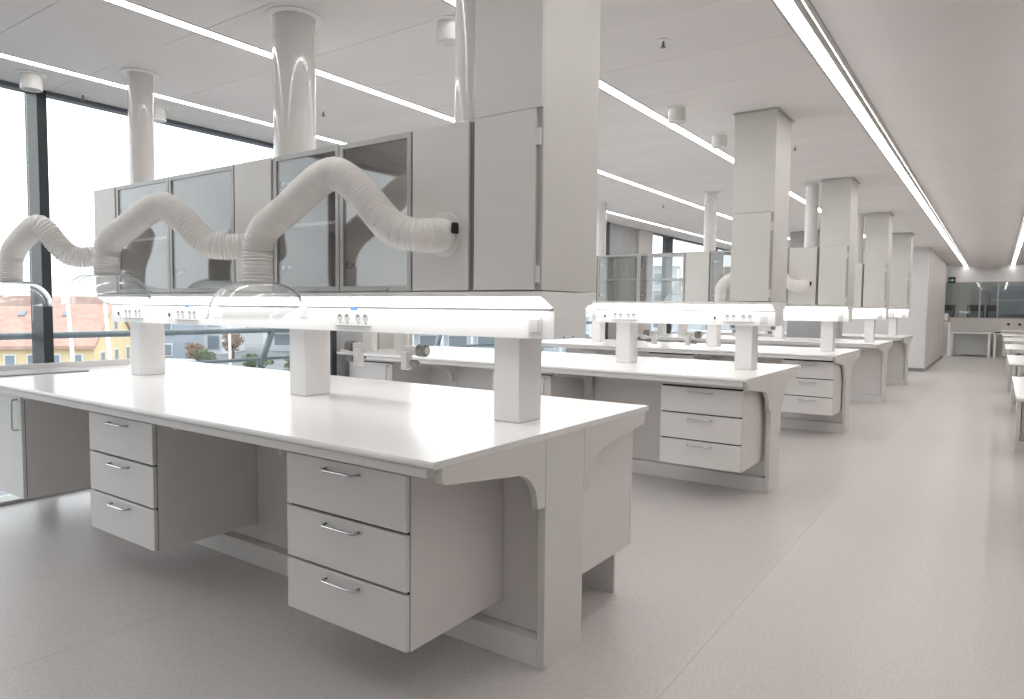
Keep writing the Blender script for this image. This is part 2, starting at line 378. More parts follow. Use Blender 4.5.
# ledge against the window with ventilation slats, nearest bench
lg = thing('vent_grille', 'low ledge with grey ventilation slats beside the window on the nearest bench', 'vent grille', (-3.83, -0.2, 0.9))
bx(lg, 'upstand', -0.2, -0.185, -0.76, 0.33, 0.0, 0.042, 'worktop_white', 0.002)
bx(lg, 'tray', -0.18, 0.19, -0.76, -0.12, 0.0, 0.004, 'grey_gap')
for k in range(12): bx(lg, 'slat', -0.175+k*0.031, -0.155+k*0.031, -0.755, -0.125, 0.004, 0.012, 'aluminium', 0.001)

YF, YB = -0.839, -0.2935
drawer_unit(-0.854, -0.231, YF, YB, 0.198, 0.807, 'three-drawer unit nearest the aisle on the nearest lab bench')
drawer_unit(-2.462, -1.836, YF, YB, 0.198, 0.807, 'three-drawer unit left of the knee space on the nearest lab bench')
cupboard_unit(-3.97, -3.314, YF, YB, 0.198, 0.807, 'single-door cupboard beside the window on the nearest lab bench')
cupboard_unit(-0.66, -0.036, 0.47, -0.1065, 0.25, 0.807, 'cupboard on the far side of the nearest lab bench, end facing the aisle', side=1, support=True)
p = BENCH_Y[1]
drawer_unit(-0.655, -0.065, p+YF, p+YB, 0.235, 0.807, 'three-drawer unit nearest the aisle on the second lab bench')
cupboard_unit(-2.20, -1.60, p+YF, p+YB, 0.198, 0.807, 'single-door cupboard in the middle of the second lab bench')
cupboard_unit(-3.99, -3.39, p+YF, p+YB, 0.198, 0.807, 'single-door cupboard at the window end of the second lab bench')
p = BENCH_Y[2]
drawer_unit(-0.56, -0.045, p+YF, p+YB, 0.25, 0.825, 'three-drawer unit nearest the aisle on the third lab bench')
drawer_unit(-2.13, -1.55, p+YF, p+YB, 0.25, 0.825, 'three-drawer unit in the middle of the third lab bench')

# ---- service rail with lights
RC = -0.166                                        # centre line of rails, cabinets and shafts
def service_rail(y, where, x0, x1, posts, sockets, labels=(), full=True):
    t = thing('service_rail', 'white power and light rail on posts above the '+where, 'service rail', ((x0+x1)/2, y+RC, 0.9), group='bench service rails')
    W = (x1-x0)/2; cx = (x0+x1)/2
    prof = [(-0.12, 0.34), (-0.12, 0.457), (-0.204, 0.497), (-0.207, 0.517), (0.207, 0.517), (0.204, 0.497), (0.12, 0.457), (0.12, 0.34)]
    part(t, 'housing', prism_me(prof, -W, W, 'rail_white', 'X'))
    for s in (-1, 1):
        n = Vector((0, s*0.43, -0.9)).normalized(); o = 0.0012
        q = [(s*(-0.1235), 0.4595), (s*(-0.2005), 0.4960)]
        q = [(s*(-1)*abs(a), b) for a, b in q]
        a, b = q
        if s > 0: a, b = (-abs(a[0]), a[1]), (-abs(b[0]), b[1])
        else: a, b = (abs(a[0]), a[1]), (abs(b[0]), b[1])
        sg = -1 if a[0] < 0 else 1
        off = (sg*0.0022, -0.0046)
        poly = [a, b, (b[0]+off[0], b[1]+off[1]), (a[0]+off[0], a[1]+off[1])]
        part(t, 'light_diffuser', prism_me(poly, -W+0.012, W-0.012, 'bench_light', 'X'))
        bx(t, 'shadow_line', -W+0.004, W-0.004, *sorted((sg*0.1195, sg*0.1222)), 0.4475, 0.4550, 'line_grey')
    for px in posts:
        bx(t, 'post', px-cx-0.064, px-cx+0.064, -0.079, 0.081, 0.0005, 0.3395, 'post_white', 0.004)
    for sx, big in sockets:
        lx = sx-cx
        pl = bx(t, 'socket_plate', lx-0.115, lx+0.115, -0.1265, -0.1205, 0.366, 0.436, 'rail_white', 0.002)
        for dx in (-0.085, -0.037, 0.037, 0.085):
            sub(pl, 'socket', cyl_me(0.019, 0.0, 0.0015, 'socket_face', 'Y', 20), (lx+dx, -0.1264, 0.405))
            sub(pl, 'socket_slot', prism_me([(-0.011, 0.002), (-0.009, 0.010), (0, 0.014), (0.009, 0.010), (0.011, 0.002)], -0.0026, -0.0012, 'grey_plastic', 'Y'), (lx+dx, -0.1266, 0.405))
            sub(pl, 'socket_pin', cyl_me(0.0035, 0.0, 0.003, 'grey_plastic', 'Y', 8), (lx+dx+0.004, -0.1264, 0.380))
        for dx in (-0.061, 0.061): sbx(pl, 'printed_line', lx+dx-0.02, lx+dx+0.02, -0.1271, -0.1264, 0.4285, 0.4315, 'print_grey')
        sbx(pl, 'lower_lip', lx-0.117, lx+0.117, -0.1285, -0.1205, 0.3625, 0.366, 'print_grey')
        if big:
            k = bx(t, 'fuse_switch', lx-0.20, lx-0.165, -0.1245, -0.1205, 0.362, 0.436, 'rail_white', 0.002)
            sbx(k, 'black_toggle', lx-0.190, lx-0.176, -0.1295, -0.1244, 0.383, 0.405, 'black_plastic', 0.002)
            sbx(k, 'printed_line', lx-0.196, lx-0.170, -0.1252, -0.1244, 0.421, 0.424, 'print_grey')
    for sx in labels: bx(t, 'blue_label', sx-cx-0.022, sx-cx+0.022, -0.1225, -0.1202, 0.428, 0.4505, 'blue_label')
    k = bx(t, 'light_switch', W-0.113, W-0.053, -0.1275, -0.1205, 0.352, 0.428, 'post_white', 0.002)
    sbx(k, 'rocker', W-0.103, W-0.063, -0.1335, -0.1272, 0.364, 0.416, 'light_plastic', 0.002)
    for dx in (0.05, 0.10): part(t, 'end_screw', cyl_me(0.004, 0, 0.002, 'grey_plastic', 'X', 8), (W, -0.12+dx*1.4, 0.346))
    return t
RF = (-3.385, -0.011)
SO = [(-1.094, False), (-2.49, True), (-3.10, True)]
for i in (0, 2, 3):
    service_rail(BENCH_Y[i], BN[i], *RF, (-0.255 if i == 0 else -0.236, -1.555, -3.175), SO if i < 3 else SO[:1], (-1.09, -2.49) if i == 0 else ())
service_rail(BENCH_Y[1], BN[1], -1.496, -0.008, (-0.245, -1.258), [(-0.275, True), (-1.225, True)])
service_rail(BENCH_Y[4], BN[4], -1.496, -0.011, (-0.27, -1.37), [(-0.35, True)])

# ---- gas taps hanging below the far edge of the rails
def gas_tap(x, y, sgn, label):
    t = thing('gas_tap', label, 'gas tap', (x, y, 1.2395), group='gas taps under the rails')
    bx(t, 'stem', -0.034, 0.034, -0.02, 0.02, -0.105, 0.0, 'light_plastic', 0.004)
    bx(t, 'arm', *sorted((sgn*0.0, sgn*0.11)), -0.019, 0.019, -0.112, -0.068, 'light_plastic', 0.004)
    bx(t, 'valve_block', *sorted((sgn*0.035, sgn*0.075)), -0.045, -0.005, -0.18, -0.095, 'light_plastic', 0.004)
    kn = part(t, 'knob', cyl_me(0.030, -0.024, 0.024, 'grey_plastic', 'X', 20, 0.004), (sgn*0.135, 0, -0.088))
    sub(kn, 'knob_cap', cyl_me(0.017, -0.003, 0.003, 'aluminium', 'X', 16), (sgn*0.161, 0, -0.088))
    part(t, 'small_knob', cyl_me(0.016, -0.022, 0.022, 'grey_plastic', 'X', 16, 0.003), (sgn*0.108, -0.025, -0.148))
    if sgn < 0: part(t, 'hose_nozzle', tube_me([(-0.07, -0.02, -0.118), (-0.11, -0.03, -0.118), (-0.135, -0.035, -0.112), (-0.165, -0.04, -0.108)], lambda i, n, s: 0.009 if i % 2 else 0.011, 'post_white', 10, 'nozzle'))
    return t
for i, xs in ((0, (-1.22, -1.003)), (1, (-0.985, -0.80)), (2, (-1.22, -1.003))):
    for x, s in zip(xs, (-1, 1)): gas_tap(x, BENCH_Y[i]-0.066, s, 'grey-knobbed gas tap under the rail of the %s, %s of its pair' % (BN[i], 'left' if s < 0 else 'right'))

# ---- wall cabinets over the rail
KZ0, KZ1, KF, KB = 1.419, 2.066, -0.383, 0.047
def solid_cabinet(i, x0, x1, label):
    t = thing('wall_cabinet', label, 'wall cabinet', ((x0+x1)/2, BENCH_Y[i]+RC, KZ0), group='solid cabinets above the bench rails')
    W = (x1-x0)/2; Hh = KZ1-KZ0; f = KF-RC; b = KB-RC
    bx(t, 'body', -W, W, f+0.02, b, 0, Hh-0.002, 'warm_laminate', 0.0015)
    bx(t, 'edge_strip', -W+0.001, W-0.001, f+0.0135, f+0.0195, 0.006, Hh-0.004, 'grey_gap')
    bx(t, 'front_panel', -W+0.002, W-0.014, f, f+0.013, 0.004, Hh, 'warm_laminate', 0.0015)
    return t
def glazed_cabinet(i, x0, xm, x1, see, label):
    """see: which of the two doors have a clear back"""
    t = thing('glazed_cabinet', label, 'glass cabinet', ((x0+x1)/2, BENCH_Y[i]+RC, KZ0), group='glass-door cabinets above the bench rails')
    W = (x1-x0)/2; Hh = KZ1-KZ0; f = KF-RC; b = KB-RC; m = xm-(x0+x1)/2
    bx(t, 'bottom_board', -W, W, f+0.02, b, 0, 0.018, 'laminate'); bx(t, 'top_board', -W, W, f+0.02, b, Hh-0.020, Hh-0.002, 'laminate')
    for xa in (-W, m-0.009, W-0.018): bx(t, 'side_board', xa, xa+0.018, f+0.02, b, 0.018, Hh-0.020, 'laminate')
    for k, (a, c) in enumerate(((-W, m), (m, W))):
        if see[k]: bx(t, 'back_pane', a+0.018, c-0.018, b-0.012, b-0.008, 0.018, Hh-0.02, 'cabinet_glass')
        else: bx(t, 'back_board', a+0.018, c-0.009, b-0.012, b, 0.018, Hh-0.02, 'laminate')
        bx(t, 'shelf', a+0.019, c-0.019, f+0.06, b-0.015, 0.315, 0.330, 'laminate')
        d = part(t, 'door', frame_me(c-a-0.006, Hh-0.004, 0.022, 0.018, 'aluminium'), ((a+c)/2, f+0.009, Hh/2+0.001))
        sub(d, 'door_glass', box_me(c-a-0.046, 0.005, Hh-0.046, 'cabinet_glass'), ((a+c)/2, f+0.008, Hh/2+0.001))
        sbx(d, 'handle_lip', (a+c)/2-0.02, (a+c)/2+0.09, f-0.012, f+0.002, 0.006, 0.014, 'aluminium', 0.001)
        hx = a+0.026 if k == 0 else a+0.026
        for hz in (0.12, Hh-0.13):
            h = sub(d, 'hinge', cyl_me(0.017, 0.0, 0.012, 'chrome', 'Y', 16), (hx+0.012, f+0.030, hz))
            sbx(d, 'hinge_arm', hx-0.006, hx+0.055, f+0.031, f+0.044, hz-0.008, hz+0.008, 'chrome', 0.002)
    return t
def frame_me(w_, h_, b_, t_, m):
    key = ('frame', round(w_, 4), round(h_, 4), b_, t_, m)
    if key in CACHE: return CACHE[key]
    bm = bmesh.new()
    o = [(-w_/2, -h_/2), (w_/2, -h_/2), (w_/2, h_/2), (-w_/2, h_/2)]; n = [(-w_/2+b_, -h_/2+b_), (w_/2-b_, -h_/2+b_), (w_/2-b_, h_/2-b_), (-w_/2+b_, h_/2-b_)]
    V = {}
    for s in (0, 1):
        for k in range(4):
            V[s, 'o', k] = bm.verts.new((o[k][0], -t_/2+s*t_, o[k][1])); V[s, 'n', k] = bm.verts.new((n[k][0], -t_/2+s*t_, n[k][1]))
    for k in range(4):
        j = (k+1) % 4
        for s in (0, 1): bm.faces.new((V[s, 'o', k], V[s, 'o', j], V[s, 'n', j], V[s, 'n', k]))
        bm.faces.new((V[0, 'o', k], V[0, 'o', j], V[1, 'o', j], V[1, 'o', k])); bm.faces.new((V[0, 'n', k], V[0, 'n', j], V[1, 'n', j], V[1, 'n', k]))
    return fin(key, bm, m)
def service_shaft(i):
    t = thing('service_shaft', 'tall white riser shaft with a door above the '+BN[i], 'riser shaft', (-0.168, BENCH_Y[i]+RC, KZ0), group='riser shafts above the benches')
    W = 0.1505; f = KF-RC; b = KB-RC; Hh = KZ1-KZ0; T = H-KZ0
    bx(t, 'casing', -W, W, f+0.018, b, 0.002, T-0.001, 'warm_laminate', 0.002)
    bx(t, 'edge_strip', -W+0.003, W-0.003, f+0.012, f+0.0175, 0.004, Hh-0.004, 'aluminium')
    bx(t, 'upper_panel', -W, W, f+0.003, f+0.0175, Hh+0.003, T-0.001, 'warm_laminate', 0.001)
    d = bx(t, 'door', -W+0.002, W-0.020, f-0.001, f+0.012, 0.004, Hh, 'warm_laminate', 0.0015)
    for hz in (0.06, Hh-0.10): sbx(d, 'hinge', W-0.0195, W-0.004, f+0.0, f+0.0118, hz-0.03, hz+0.03, 'light_plastic', 0.001)
    c = part(t, 'ceiling_trim', frame2_me(2*W+0.03, b-f+0.03, 0.017, 0.006, 'trim_grey'), (0.004, (f+b)/2, T-0.0085))
    return t
def frame2_me(w_, d_, b_, t_, m):
    key = ('frame2', w_, d_, b_, t_, m)
    if key in CACHE: return CACHE[key]
    bm = bmesh.new()
    for (x0, x1, y0, y1) in ((-w_/2, w_/2, -d_/2, -d_/2+b_-0.004), (-w_/2, w_/2, d_/2-b_+0.004, d_/2), (-w_/2, -w_/2+b_-0.004, -d_/2+b_, d_/2-b_), (w_/2-b_+0.004, w_/2, -d_/2+b_, d_/2-b_)):
        v = [bm.verts.new((x, y, z)) for z in (-t_/2, t_/2) for x, y in ((x0, y0), (x1, y0), (x1, y1), (x0, y1))]
        for q in ((0, 1, 2, 3), (4, 5, 6, 7), (0, 1, 5, 4), (1, 2, 6, 5), (2, 3, 7, 6), (3, 0, 4, 7)): bm.faces.new([v[k] for k in q])
    return fin(key, bm, m)
for i in range(5): service_shaft(i)
for i in (0, 2, 3):
    n = BN[i]
    solid_cabinet(i, -0.638, -0.330, 'plain panel cabinet next to the riser shaft above the '+n)
    if i == 3: continue
    solid_cabinet(i, -3.375, -3.093, 'narrow plain panel cabinet at the window end above the '+n)
    solid_cabinet(i, -1.866, -1.551, 'plain panel cabinet between the two glass cabinets above the '+n)
    glazed_cabinet(i, -3.090, -2.490, -1.869, (i > 0, i > 0), 'two-door glass cabinet nearer the window above the '+n)
    glazed_cabinet(i, -1.548, -1.078, -0.641, (i > 0, True), 'two-door glass cabinet nearer the aisle above the '+n)

# ---- round white pipes from the cabinets up to the ceiling
def duct_pipe(x, y, r, label):
    t = thing('duct_pipe', label, 'duct pipe', (x, y, KZ1), group='round duct pipes to the ceiling')
    part(t, 'pipe', cyl_me(r, 0.001, H-KZ1-0.002, 'gloss_white', 'Z', 48))
    part(t, 'ceiling_collar', lathe_me([(r+0.001, -0.002), (r+0.034, -0.002), (r+0.036, -0.007), (r+0.030, -0.011), (r+0.001, -0.012)], 'rail_white', 48), (0, 0, H-KZ1+0.0005))
for i in (0, 2):
    for x, r, wd in ((-3.15, 0.072, 'nearest the window'), (-1.63, 0.103 if i == 0 else 0.075, 'in the middle'), (-0.462 if i == 0 else -0.455, 0.087 if i == 0 else 0.068, 'beside the riser shaft')):
        duct_pipe(x, BENCH_Y[i]-0.19, r, 'round glossy white pipe %s above the %s' % (wd, BN[i]))
duct_pipe(-0.44, BENCH_Y[3]-0.19, 0.068, 'round glossy white pipe beside the riser shaft above the '+BN[3])

# ---- local exhaust arms: ribbed hose and clear hood
HOSES = [
 [(-0.462, -0.386, 1.640), (-0.464, -0.43, 1.634), (-0.487, -0.50, 1.628), (-0.541, -0.535, 1.640), (-0.601, -0.55, 1.670), (-0.667, -0.56, 1.735), (-0.724, -0.57, 1.795), (-0.803, -0.58, 1.858), (-0.875, -0.59, 1.886), (-0.976, -0.60, 1.853), (-1.135, -0.61, 1.763), (-1.273, -0.62, 1.690), (-1.330, -0.62, 1.615), (-1.335, -0.62, 1.537), (-1.336, -0.62, 1.458)],
 [(-1.705, -0.386, 1.643), (-1.705, -0.44, 1.641), (-1.764, -0.52, 1.639), (-1.829, -0.57, 1.660), (-1.921, -0.62, 1.761), (-2.029, -0.65, 1.835), (-2.154, -0.67, 1.819), (-2.322, -0.69, 1.748), (-2.471, -0.70, 1.693), (-2.528, -0.70, 1.630), (-2.534, -0.70, 1.515)],
 [(-3.235, -0.386, 1.646), (-3.235, -0.45, 1.644), (-3.270, -0.53, 1.637), (-3.305, -0.58, 1.662), (-3.335, -0.62, 1.722), (-3.360, -0.66, 1.790), (-3.395, -0.69, 1.818), (-3.450, -0.71, 1.790), (-3.550, -0.74, 1.715), (-3.630, -0.75, 1.635), (-3.650, -0.75, 1.490)]]
RIM = [1.296, 1.352, 1.335]
HW = ['beside the riser shaft', 'between the glass cabinets', 'next to the window']
HR = 0.062
def exhaust_arm(i, k, dx=0.0, dz=0.0, where=None):
    pts = HOSES[k]; base = Vector((pts[-1][0], pts[-1][1], RIM[k]))
    t = thing('exhaust_arm', 'ribbed white hose with clear dome hood %s, %s' % (where or HW[k], BN[i]), 'exhaust arm', base+Vector((dx, BENCH_Y[i], dz)), group='exhaust arms above the benches')
    P = resample(catmull([Vector(q)-base for q in pts], 12), 0.0022)
    rib = lambda j, n, s: HR+0.0042*math.sin(s*2*PI/0.0150)*(1.0 if 0.02 < s else 0.3)
    part(t, 'hose', tube_me(P, rib, 'hose_white', 30, 'hose', key=('hose', k)))
    zc = pts[-1][2]-RIM[k]
    part(t, 'hood_collar', lathe_me([(HR-0.006, -0.004), (HR-0.002, -0.004), (HR-0.001, 0.052), (HR+0.004, 0.056), (HR+0.004, 0.062), (HR, 0.064), (HR, 0.076), (HR+0.004, 0.080), (HR+0.004, 0.086), (HR-0.006, 0.088)], 'hose_white', 36), (0, 0, zc))
    hd = 0.155; prof = []
    for q in range(13):
        a = q/12*PI/2
        prof.append((0.050+0.160*math.sin(a)**0.9 if q else 0.050, zc-(zc-0.004)*(1-math.cos(a))))
    outer = [(r, z) for r, z in prof] + [(0.216, 0.004), (0.216, 0.0)]
    inner = [(r-0.004, z-0.003) for r, z in prof][::-1]
    part(t, 'clear_hood', lathe_me(outer+[(0.209, 0.0)]+inner[1:], 'acrylic', 64), label='clear plastic dome hood')
    f0 = Vector(pts[0])-base
    part(t, 'wall_flange', cyl_me(0.088, 0.0, 0.008, 'post_white', 'Y', 40, 0.002), f0+Vector((0, 0.0035, 0)))
    bx(t, 'black_clip', f0.x+0.062, f0.x+0.078, f0.y-0.034, f0.y-0.004, f0.z+0.0, f0.z+0.042, 'black_plastic', 0.003)
for k in range(3): exhaust_arm(0, k)
exhaust_arm(2, 0)
solid_cabinet(3, -2.45, -2.08, 'plain panel cabinet over the middle of the fourth bench')
exhaust_arm(3, 1, -0.56, 0.10, 'seen through the glass')

# ================================================================= benches right of the aisle
RN = ['nearest right-hand bench', 'second right-hand bench', 'third right-hand bench', 'fourth right-hand bench', 'last right-hand bench']
for k, y in enumerate([3.1025, 6.1955, 9.35, 12.49, 15.6]):
    xe = 1.435
    lab_bench(k, y, RN[k], rz=PI, x=xe+0.09); worktop(y, RN[k], SECS, rz=PI, x=xe)
    drawer_unit(xe+0.16, xe+0.77, y-0.86, y-0.2935, 0.24, 0.807, 'three-drawer unit under the '+RN[k])
    cupboard_unit(xe+0.16, xe+0.77, y+0.46, y-0.1065, 0.24, 0.807, 'cupboard on the far side of the '+RN[k], side=1)
# sink bench at the far right with taps
sk = thing('sink_bench', 'white bench with black-knobbed taps before the glass partition', 'sink bench', (2.2, 19.6, 0))
bx(sk, 'counter', -0.78, 1.6, -0.5, 0.5, 0.86, 0.90, 'worktop_white', 0.006)
bx(sk, 'cabinet', -0.72, 1.55, -0.44, 0.44, 0.25, 0.8595, 'laminate', 0.003)
bx(sk, 'plinth', -0.5, 1.4, -0.3, 0.3, 0.0, 0.25, 'laminate')
bx(sk, 'splash_panel', -0.78, 1.6, 0.46, 0.5, 0.90, 1.14, 'beige_wall', 0.003)
for x in (-0.62, -0.38): part(sk, 'tap_knob', cyl_me(0.035, -0.03, 0.03, 'black_plastic', 'Y', 12), (x, 0.43, 1.05))
part(sk, 'faucet', tube_me([(-0.1, 0.35, 0.9), (-0.1, 0.35, 1.13), (-0.1, 0.31, 1.19), (-0.1, 0.22, 1.19), (-0.1, 0.17, 1.13)], 0.018, 'chrome', 10, 'faucet'))
part(sk, 'faucet_base', cyl_me(0.05, 0.9, 0.99, 'black_plastic', 'Z', 16), (-0.1, 0.35, 0.0005))

# ---- far end furniture
tb = thing('side_table', 'white table with slim legs under the glass partition', 'table', (0.68, 23.05, 0))
bx(tb, 'table_top', -0.52, 0.52, -0.35, 0.35, 0.70, 0.74, 'laminate', 0.004)
for sx in (-1, 1):
    for sy in (-1, 1): bx(tb, 'leg', sx*0.48-0.03, sx*0.48+0.03, sy*0.31-0.03, sy*0.31+0.03, 0, 0.6995, 'rail_white', 0.003)
bx(tb, 'shade_panel', -0.45, 0.45, 0.20, 0.23, 0.05, 0.6995, 'room_grey')  # grey sheet stands in for the shadow under the table
tb = thing('low_table', 'white table half hidden by the sink bench at the far end', 'table', (1.9, 23.05, 0))
bx(tb, 'table_top', -0.65, 0.65, -0.35, 0.35, 0.70, 0.74, 'laminate', 0.004)
for sx in (-1, 1):
    for sy in (-1, 1): bx(tb, 'leg', sx*0.6-0.03, sx*0.6+0.03, sy*0.31-0.03, sy*0.31+0.03, 0, 0.6995, 'rail_white', 0.003)
tl = thing('instrument_stand', 'tall narrow white stand at the far end of the block wall', 'stand', (0.02, 22.9, 0))
bx(tl, 'stand_top', -0.25, 0.15, -0.3, 0.3, 1.02, 1.06, 'laminate', 0.004)
for sx in (-0.2, 0.11):
    for sy in (-0.25, 0.25): bx(tl, 'leg', sx-0.025, sx+0.025, sy-0.025, sy+0.025, 0, 1.0195, 'rail_white', 0.003)
wb_ = thing('wooden_box', 'small wooden box with white papers on the tall stand', 'box', (0.02, 22.85, 1.06))
bx(wb_, 'tray', -0.10, 0.10, -0.12, 0.12, 0.0, 0.22, 'wood_brown', 0.006); bx(wb_, 'papers', -0.05, 0.06, -0.127, -0.1205, 0.04, 0.26, 'print_white')
dk = thing('black_device', 'small black device lying on the low table', 'device', (1.20+0.15, 22.9, 0.74))
bx(dk, 'casing', -0.07, 0.07, -0.06, 0.06, 0, 0.035, 'black_plastic', 0.008); bx(dk, 'keypad', -0.05, 0.05, -0.04, 0.04, 0.0352, 0.040, 'grey_plastic', 0.002)
# room behind the glass
for k, (x, ww, hh, m, lab, cat) in enumerate([(-0.05, 0.42, 0.42, 'dark_equipment', 'dark grey instrument behind the glass next to the block wall', 'instrument'), (0.74, 0.46, 0.42, 'dark_equipment', 'wide dark instrument in the middle behind the glass', 'instrument'), (1.18, 0.3, 0.42, 'dark_equipment', 'narrow dark instrument to the right of the glass post', 'instrument')]):
    q = thing('instrument', lab, cat, (x, 24.9, 0.9)); bx(q, 'casing', -ww/2, ww/2, -0.25, 0.25, 0.0, hh+0.28, m, 0.02); bx(q, 'front_screen', -ww/2+0.05, ww/2-0.05, -0.256, -0.2505, 0.15, 0.5, 'far_glass')
q = thing('back_counter', 'white counter carrying instruments behind the glass partition', 'counter', (0.8, 25.0, 0))
bx(q, 'counter_top', -1.8, 3.0, -0.35, 0.35, 0.86, 0.8995, 'laminate', 0.004); bx(q, 'cabinet_body', -1.75, 2.95, -0.3, 0.34, 0.0, 0.8595, 'laminate')
q = thing('white_bucket', 'white tub standing in front of the dark instruments', 'tub', (0.34, 24.72, 0.9))
part(q, 'tub', lathe_me([(0, 0), (0.10, 0), (0.13, 0.36), (0.12, 0.36), (0.095, 0.01), (0, 0.01)], 'rail_white', 24)); part(q, 'tub_rim', lathe_me([(0.131, 0.34), (0.14, 0.345), (0.14, 0.365), (0.131, 0.37)], 'rail_white', 24))
q = thing('wall_shelf', 'grey shelf cabinet high on the wall behind the glass', 'shelf', (2.3, 27.8, 1.3))
bx(q, 'carcass', -1.2, 1.5, -0.2, 0.2, 0, 1.0, 'far_grey', 0.01); bx(q, 'shelf_board', -1.15, 1.45, -0.21, -0.2005, 0.48, 0.52, 'laminate')
# exit sign
ex = thing('exit_sign', 'small dark green exit sign with a white arrow at the end of the aisle', 'sign', (0.10, 23.55, 2.37))
bx(ex, 'panel', -0.10, 0.10, -0.02, 0.02, -0.10, 0.10, 'exit_green', 0.004); bx(ex, 'bracket', -0.03, 0.03, 0.0205, 0.05, -0.03, 0.03, 'aluminium')
part(ex, 'arrow', prism_me([(-0.06, -0.012), (0.01, -0.012), (0.01, -0.042), (0.065, 0), (0.01, 0.042), (0.01, 0.012), (-0.06, 0.012)], -0.0225, -0.0205, 'print_white', 'Y'))

# ================================================================= ceiling fittings
for x, y, wd in [(-1.02, 0.29, 'beside the large pipe of the nearest bench'), (-0.62, 2.35, 'nearer one of the two beside the second bench shaft'), (-0.62, 3.28, 'farther one of the two beside the second bench shaft'), (-3.75, -0.57, 'beside the window at the left edge'), (-3.80, 0.26, 'beside the window behind the thin pipe'), (-1.28, 1.05, 'half hidden behind the near riser shaft')]:
    t = thing('ceiling_spot', 'white cylinder ceiling fitting '+wd, 'ceiling fitting', (x, y, H), group='cylinder ceiling fittings')
    part(t, 'cylinder', lathe_me([(0, -0.096), (0.047, -0.096), (0.050, -0.100), (0.058, -0.100), (0.061, -0.096), (0.061, -0.001), (0, -0.001)], 'gloss_white', 36))
    part(t, 'ceiling_ring', lathe_me([(0.0615, -0.001), (0.083, -0.001), (0.085, -0.004), (0.080, -0.007), (0.0615, -0.008)], 'rail_white', 36))
for x, y, wd in [(-0.205, 1.11, 'between the near and second bench shafts'), (-0.19, 4.01, 'beyond the second bench shaft'), (-2.84, 1.0, 'behind the large pipe'), (-3.93, -0.19, 'at the window head'), (-2.54, 6.68, 'over the third bench')]:
    t = thing('sprinkler', 'small sprinkler head in the ceiling '+wd, 'sprinkler', (x, y, H), group='ceiling sprinklers')
    part(t, 'rosette', lathe_me([(0, -0.001), (0.030, -0.001), (0.028, -0.006), (0.012, -0.008), (0, -0.008)], 'rail_white', 24))
    part(t, 'nozzle', cyl_me(0.007, -0.035, -0.0085, 'grey_plastic', 'Z', 12)); part(t, 'deflector', cyl_me(0.014, -0.040, -0.0355, 'grey_plastic', 'Z', 16))

# ================================================================= outside the windows
GZ = -3.6
g = struct('ground', 'grey street level outside below the windows', (-70, 20, GZ), 'ground'); bx(g, 'paving', -130, 64.5, -140, 140, -0.5, 0, 'asphalt')
rl = thing('outer_railing', 'blue grey tubular railing outside the windows', 'railing', (-4.62, 0, 0))
part(rl, 'top_tube', tube_me([(0, -7, 1.107), (0, 16, 1.107)], 0.026, 'galvanised', 14, 'rail'))
part(rl, 'lower_tube', tube_me([(0, 0.95, 0.825), (0, 16, 0.825)], 0.017, 'galvanised', 10, 'rail'))
for k in range(6):
    y = 1.82+(k-0)*2.6
    part(rl, 'strut', tube_me([(0, y, 1.10), (0, y-0.15, 0.76)], 0.034, 'galvanised', 10, 'strut'))
    part(rl, 'post', tube_me([(0, y-0.155, 0.77), (0, y-0.155, -0.36)], 0.024, 'galvanised', 10, 'strut'))
bx(rl, 'walkway', -0.6, 0.3, -7, 16, -0.45, -0.35, 'galvanised')

def house(name, label, loc, ang, Lw, Dp, wall_h, rise, wallm, roofm, wins, gwins):
    t = thing(name, label, 'building', loc, ang)
    part(t, 'wall', prism_me([(0, 0), (Dp, 0), (Dp, wall_h), (Dp/2, wall_h+rise-0.05), (0, wall_h)], -Lw, 0, wallm, 'X'))
    sl = rise/(Dp/2); o = 0.35
    for s in (0, 1):
        q = [(-o, wall_h-o*sl), (Dp/2, wall_h+rise), (Dp/2, wall_h+rise+0.2), (-o, wall_h-o*sl+0.2)]
        if s: q = [(Dp-a, b) for a, b in q]
        part(t, 'roof_slope', prism_me(q, -Lw-0.2, 0.15, roofm, 'X'))
    for x, z, ww, hh in wins:
        f = bx(t, 'window', x-ww/2, x+ww/2, -0.06, 0.02, z, z+hh, 'far_white'); sbx(f, 'pane', x-ww/2+0.08, x+ww/2-0.08, -0.08, -0.061, z+0.08, z+hh-0.08, 'far_glass')
    for y, z, ww, hh in gwins:
        f = bx(t, 'window', -0.02, 0.06, y-ww/2, y+ww/2, z, z+hh, 'far_white'); sbx(f, 'pane', 0.061, 0.08, y-ww/2+0.08, y+ww/2-0.08, z+0.08, z+hh-0.08, 'far_glass')
    return t
hs = house('yellow_house', 'long yellow house with a red tiled roof outside the left windows', (-42.8, 16.93, GZ), math.radians(50.7), 24, 9, 2.45, 2.75, 'yellow_render', 'red_tiles',
    [(-0.9-1.15*k if k < 5 else -7.2-2.3*(k-5), 0.95, 0.62, 1.0) for k in range(11)], [(1.5, 0.9, 0.8, 1.1), (4.5, 0.9, 0.8, 1.1), (7.3, 0.9, 0.8, 1.1), (4.5, 3.2, 0.8, 0.9)])
bx(hs, 'chimney', -9.4, -8.6, 4.1, 4.9, 4.6, 6.3, 'far_white', 0.03)
for x in (-2.2, -4.6, -12.0): part(hs, 'skylight', box_me(0.35, 0.5, 0.12, 'far_glass'), (x, 2.6, 2.45+2.6*0.6111+0.23), (math.atan(0.6111), 0, 0))
house('far_yellow_house', 'smaller yellow house with a red roof behind the long one', (-60, 14, GZ), math.radians(60), 26, 9, 3.1, 3.0, 'yellow_render', 'red_tiles', [(-3-3*k, 1.0, 1.0, 1.3) for k in range(7)], [])
